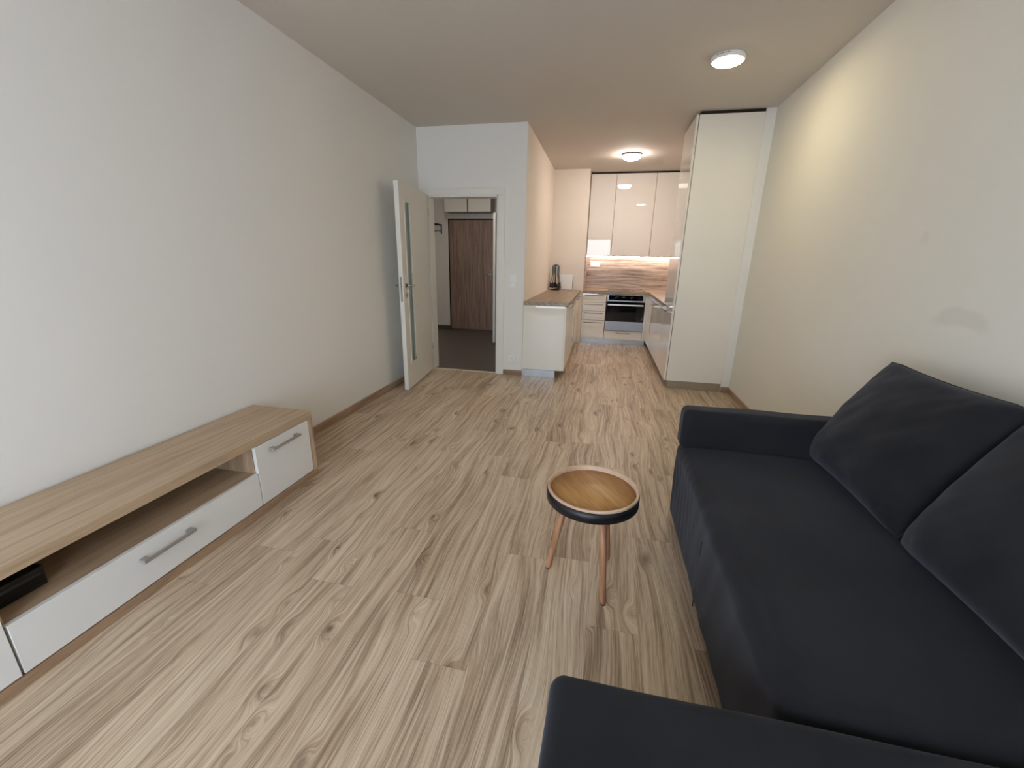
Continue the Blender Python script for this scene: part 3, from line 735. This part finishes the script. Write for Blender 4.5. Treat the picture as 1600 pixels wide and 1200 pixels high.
# ================================================================== ON THE LEFT WORKTOP
UC = (-0.765, 6.78)
us_ = empty('utensil_stand', (UC[0], UC[1], HT), 'black rotating utensil stand at the far corner of the left worktop', 'utensil stand')
b = lathe(new(), [(0, 0.0), (0.070, 0.0), (0.070, 0.008), (0.060, 0.014), (0.012, 0.020), (0, 0.02)], (UC[0], UC[1], HT), 32); link('base', b, M['blackm'], us_)
b = new(); cyl(b, (UC[0], UC[1], HT + 0.018), (UC[0], UC[1], HT + 0.375), 0.007, n=12); link('pole', b, M['blackm'], us_)
b = lathe(new(), [(0, 0.372), (0.030, 0.372), (0.032, 0.376), (0.030, 0.382), (0.008, 0.388), (0, 0.40)], (UC[0], UC[1], HT), 24)
for k in range(5):
    a = k * 2 * PI / 5 + 0.5
    tube(b, [(UC[0] + r * math.cos(a), UC[1] + r * math.sin(a), HT + z) for r, z in ((0.02, 0.378), (0.045, 0.376), (0.050, 0.384))], 0.0025, 6)
link('hook_ring', b, M['blackm'], us_)
kinds = ['turner', 'ladle', 'skimmer', 'serving_spoon', 'masher']
ul = {'turner': 'dark slotted turner hanging on the utensil stand, blade flared at its foot', 'ladle': 'dark ladle with teal grey handle hanging on the utensil stand',
      'skimmer': 'round dark skimmer hanging on the utensil stand', 'serving_spoon': 'dark oval serving spoon hanging on the utensil stand', 'masher': 'dark looped masher hanging on the utensil stand'}
for k, kn in enumerate(kinds):
    a = k * 2 * PI / 5 + 0.5; R = 0.050
    cx, cy = UC[0] + R * math.cos(a), UC[1] + R * math.sin(a)
    rt = empty(kn, (cx, cy, HT + 0.03), ul[kn], 'kitchen utensil', 'utensils on the stand')
    b = new(); tube(b, [(cx, cy, HT + 0.235), (cx, cy, HT + 0.27), (cx, cy, HT + 0.34), (cx, cy, HT + 0.372)], [0.009, 0.011, 0.012, 0.008], 12); link('handle', b, M['teal'], rt)
    o = Vector((math.cos(a), math.sin(a), 0)); tt = Vector((-o.y, o.x, 0)); c0 = Vector((cx, cy, HT))
    b = new(); tube(b, [c0 + Vector((0, 0, 0.24)), c0 + o * 0.012 + Vector((0, 0, 0.17)), c0 + o * 0.030 + Vector((0, 0, 0.115))], [0.008, 0.005, 0.006], 10); link('shaft', b, M['darkg'], rt)
    b = new(); e = c0 + o * 0.030
    if kn in ('turner', 'masher'):
        prof = ((0.013, 0.12), (0.020, 0.10), (0.044, 0.035), (0.046, 0.024))
    elif kn == 'ladle': prof = ((0.012, 0.115), (0.034, 0.09), (0.040, 0.065), (0.030, 0.038), (0.008, 0.032))
    else: prof = ((0.012, 0.12), (0.030, 0.095), (0.035, 0.068), (0.026, 0.040), (0.008, 0.033))
    F = []; Bk = []
    dep = 0.016 if kn == 'ladle' else 0.005
    for w_, z_ in prof:
        F.append([b.verts.new(e + tt * w_ * q + o * (dep * (1 - q * q)) + Vector((0, 0, z_))) for q in (-1, -0.5, 0, 0.5, 1)])
        Bk.append([b.verts.new(e + tt * w_ * q + o * (dep * (1 - q * q) + 0.003) + Vector((0, 0, z_))) for q in (-1, -0.5, 0, 0.5, 1)])
    for L1 in (F, Bk):
        for i in range(len(prof) - 1):
            for j in range(4): b.faces.new((L1[i][j], L1[i][j + 1], L1[i + 1][j + 1], L1[i + 1][j]))
    n_ = len(prof)
    loop = [(0, j) for j in range(5)] + [(i, 4) for i in range(1, n_)] + [(n_ - 1, j) for j in range(3, -1, -1)] + [(i, 0) for i in range(n_ - 2, 0, -1)]
    for q in range(len(loop)):
        i1, j1 = loop[q]; i2, j2 = loop[(q + 1) % len(loop)]
        b.faces.new((F[i1][j1], F[i2][j2], Bk[i2][j2], Bk[i1][j1]))
    link('head', b, M['darkg'], rt)
cb = empty('chopping_board', (-0.6, 6.94, HT), 'white chopping board leaning on the wall behind the utensil stand', 'chopping board')
b = bx(-0.715, -0.505, -0.006, 0.006, 0.0, 0.235, 0.005, 3); bmesh.ops.transform(b, matrix=Matrix.Translation((0, 6.925, HT + 0.001)) @ Matrix.Rotation(-0.11, 4, 'X'), verts=b.verts)
link('board', b, M['plastic'], cb)
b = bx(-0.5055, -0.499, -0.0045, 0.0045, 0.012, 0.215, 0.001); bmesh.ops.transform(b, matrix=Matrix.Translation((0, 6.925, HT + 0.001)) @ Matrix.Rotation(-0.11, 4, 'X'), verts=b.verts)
link('shadow_edge', b, M['darkg'], cb)  # dark strip standing in for the shadow at the board's right side

# ================================================================== HALL FITTINGS
for i, (x0, x1, lab) in enumerate(((-2.81, -2.405, 'cream gloss hall storage cabinet over the entry door, left one'), (-2.385, -1.985, 'cream gloss hall storage cabinet over the entry door, right one with painted orange reflection'))):
    c = empty('storage_cabinet', ((x0 + x1) / 2, YH - 0.15, 2.09), lab, 'storage cabinet', 'cabinets above the entry door')
    link('body', bx(x0 + 0.004, x1 - 0.004, YH - 0.275, YH - 0.001, 2.085, H - 0.001), M['carc'], c)
    f = link('cabinet_door', bx(x0, x1, YH - 0.30, YH - 0.277, 2.085, H - 0.035, 0.002), G, c)
    if i: 
        b = new(); cyl(b, (-2.19, YH - 0.301, 2.30), (-2.19, YH - 0.303, 2.30), 0.02, n=20); link('reflection_spot', b, M['orange'], f)  # orange disc that paints a reflection on the glossy door
cr = empty('coat_rack', (-3.3, YH, 1.8), 'black metal wall coat rack left of the entry door', 'coat rack')
b = new()
for x in (-3.60, -3.0):
    box(b, x, x + 0.018, YH - 0.018, YH - 0.001, 1.735, 1.905); box(b, x, x + 0.018, YH - 0.20, YH - 0.001, 1.888, 1.905)
box(b, -3.60, -2.982, YH - 0.205, YH - 0.19, 1.888, 1.905); box(b, -3.60, -2.982, YH - 0.018, YH - 0.001, 1.888, 1.905)
box(b, -3.60, -2.982, YH - 0.018, YH - 0.001, 1.785, 1.803)
link('rack_frame', b, M['blackm'], cr)
for k in range(4):
    x = -3.52 + k * 0.14
    link('hook', tube(new(), [(x, YH - 0.018, 1.79), (x, YH - 0.05, 1.775), (x, YH - 0.055, 1.80)], 0.005, 8), M['blackm'], cr)

# ================================================================== LIGHT
W = bpy.data.worlds.new('World'); SC.world = W; W.use_nodes = True
bg = W.node_tree.nodes['Background']; bg.inputs[0].default_value = lin((222, 234, 248)); bg.inputs[1].default_value = 10.6
def portal(x0, x1, y, z0, z1):
    ld = bpy.data.lights.new('window_portal', 'AREA'); ld.shape = 'RECTANGLE'; ld.size = x1 - x0; ld.size_y = z1 - z0
    ld.cycles.is_portal = True
    o = bpy.data.objects.new('window_portal', ld); COL.objects.link(o)
    o.location = ((x0 + x1) / 2, y, (z0 + z1) / 2); o.rotation_euler = (PI / 2, 0, 0)   # faces into the room (+y)
    o.rotation_euler = (-PI / 2, 0, 0) if False else (PI / 2, 0, PI)
portal(WX0, WX1, Y0 - 0.21, WZ0, WZ1)

# ================================================================== CAMERA
cd = bpy.data.cameras.new('camera'); cam = bpy.data.objects.new('camera', cd); COL.objects.link(cam)
cd.sensor_fit = 'HORIZONTAL'; cd.sensor_width = 36.0; cd.lens = 651.0924505835785 * 36.0 / 1600.0
fw = Vector((-0.19841383895616574, 0.9378836367693697, -0.28461593839934135)); rt_ = Vector((0.9770322146000644, 0.21229218987801826, 0.018441197100219738)); up_ = Vector((-0.07771743783971817, 0.274419951893182, 0.9584642350440484))
mt = Matrix((rt_, up_, -fw)).transposed().to_4x4(); mt.translation = (0, 0, 1.300298371876684)
cam.matrix_world = mt; cd.clip_start = 0.02
SC.camera = cam
SC.view_settings.view_transform = 'Standard'; SC.view_settings.look = 'None'; SC.view_settings.gamma = 1.0; SC.view_settings.use_curve_mapping = False
SC.view_settings.exposure = 0.0
SC.cycles.max_bounces = 10; SC.cycles.diffuse_bounces = 6; SC.cycles.glossy_bounces = 5
for o in bpy.data.objects:
    for k in ('base', 'rz'):
        if k in o: del o[k]
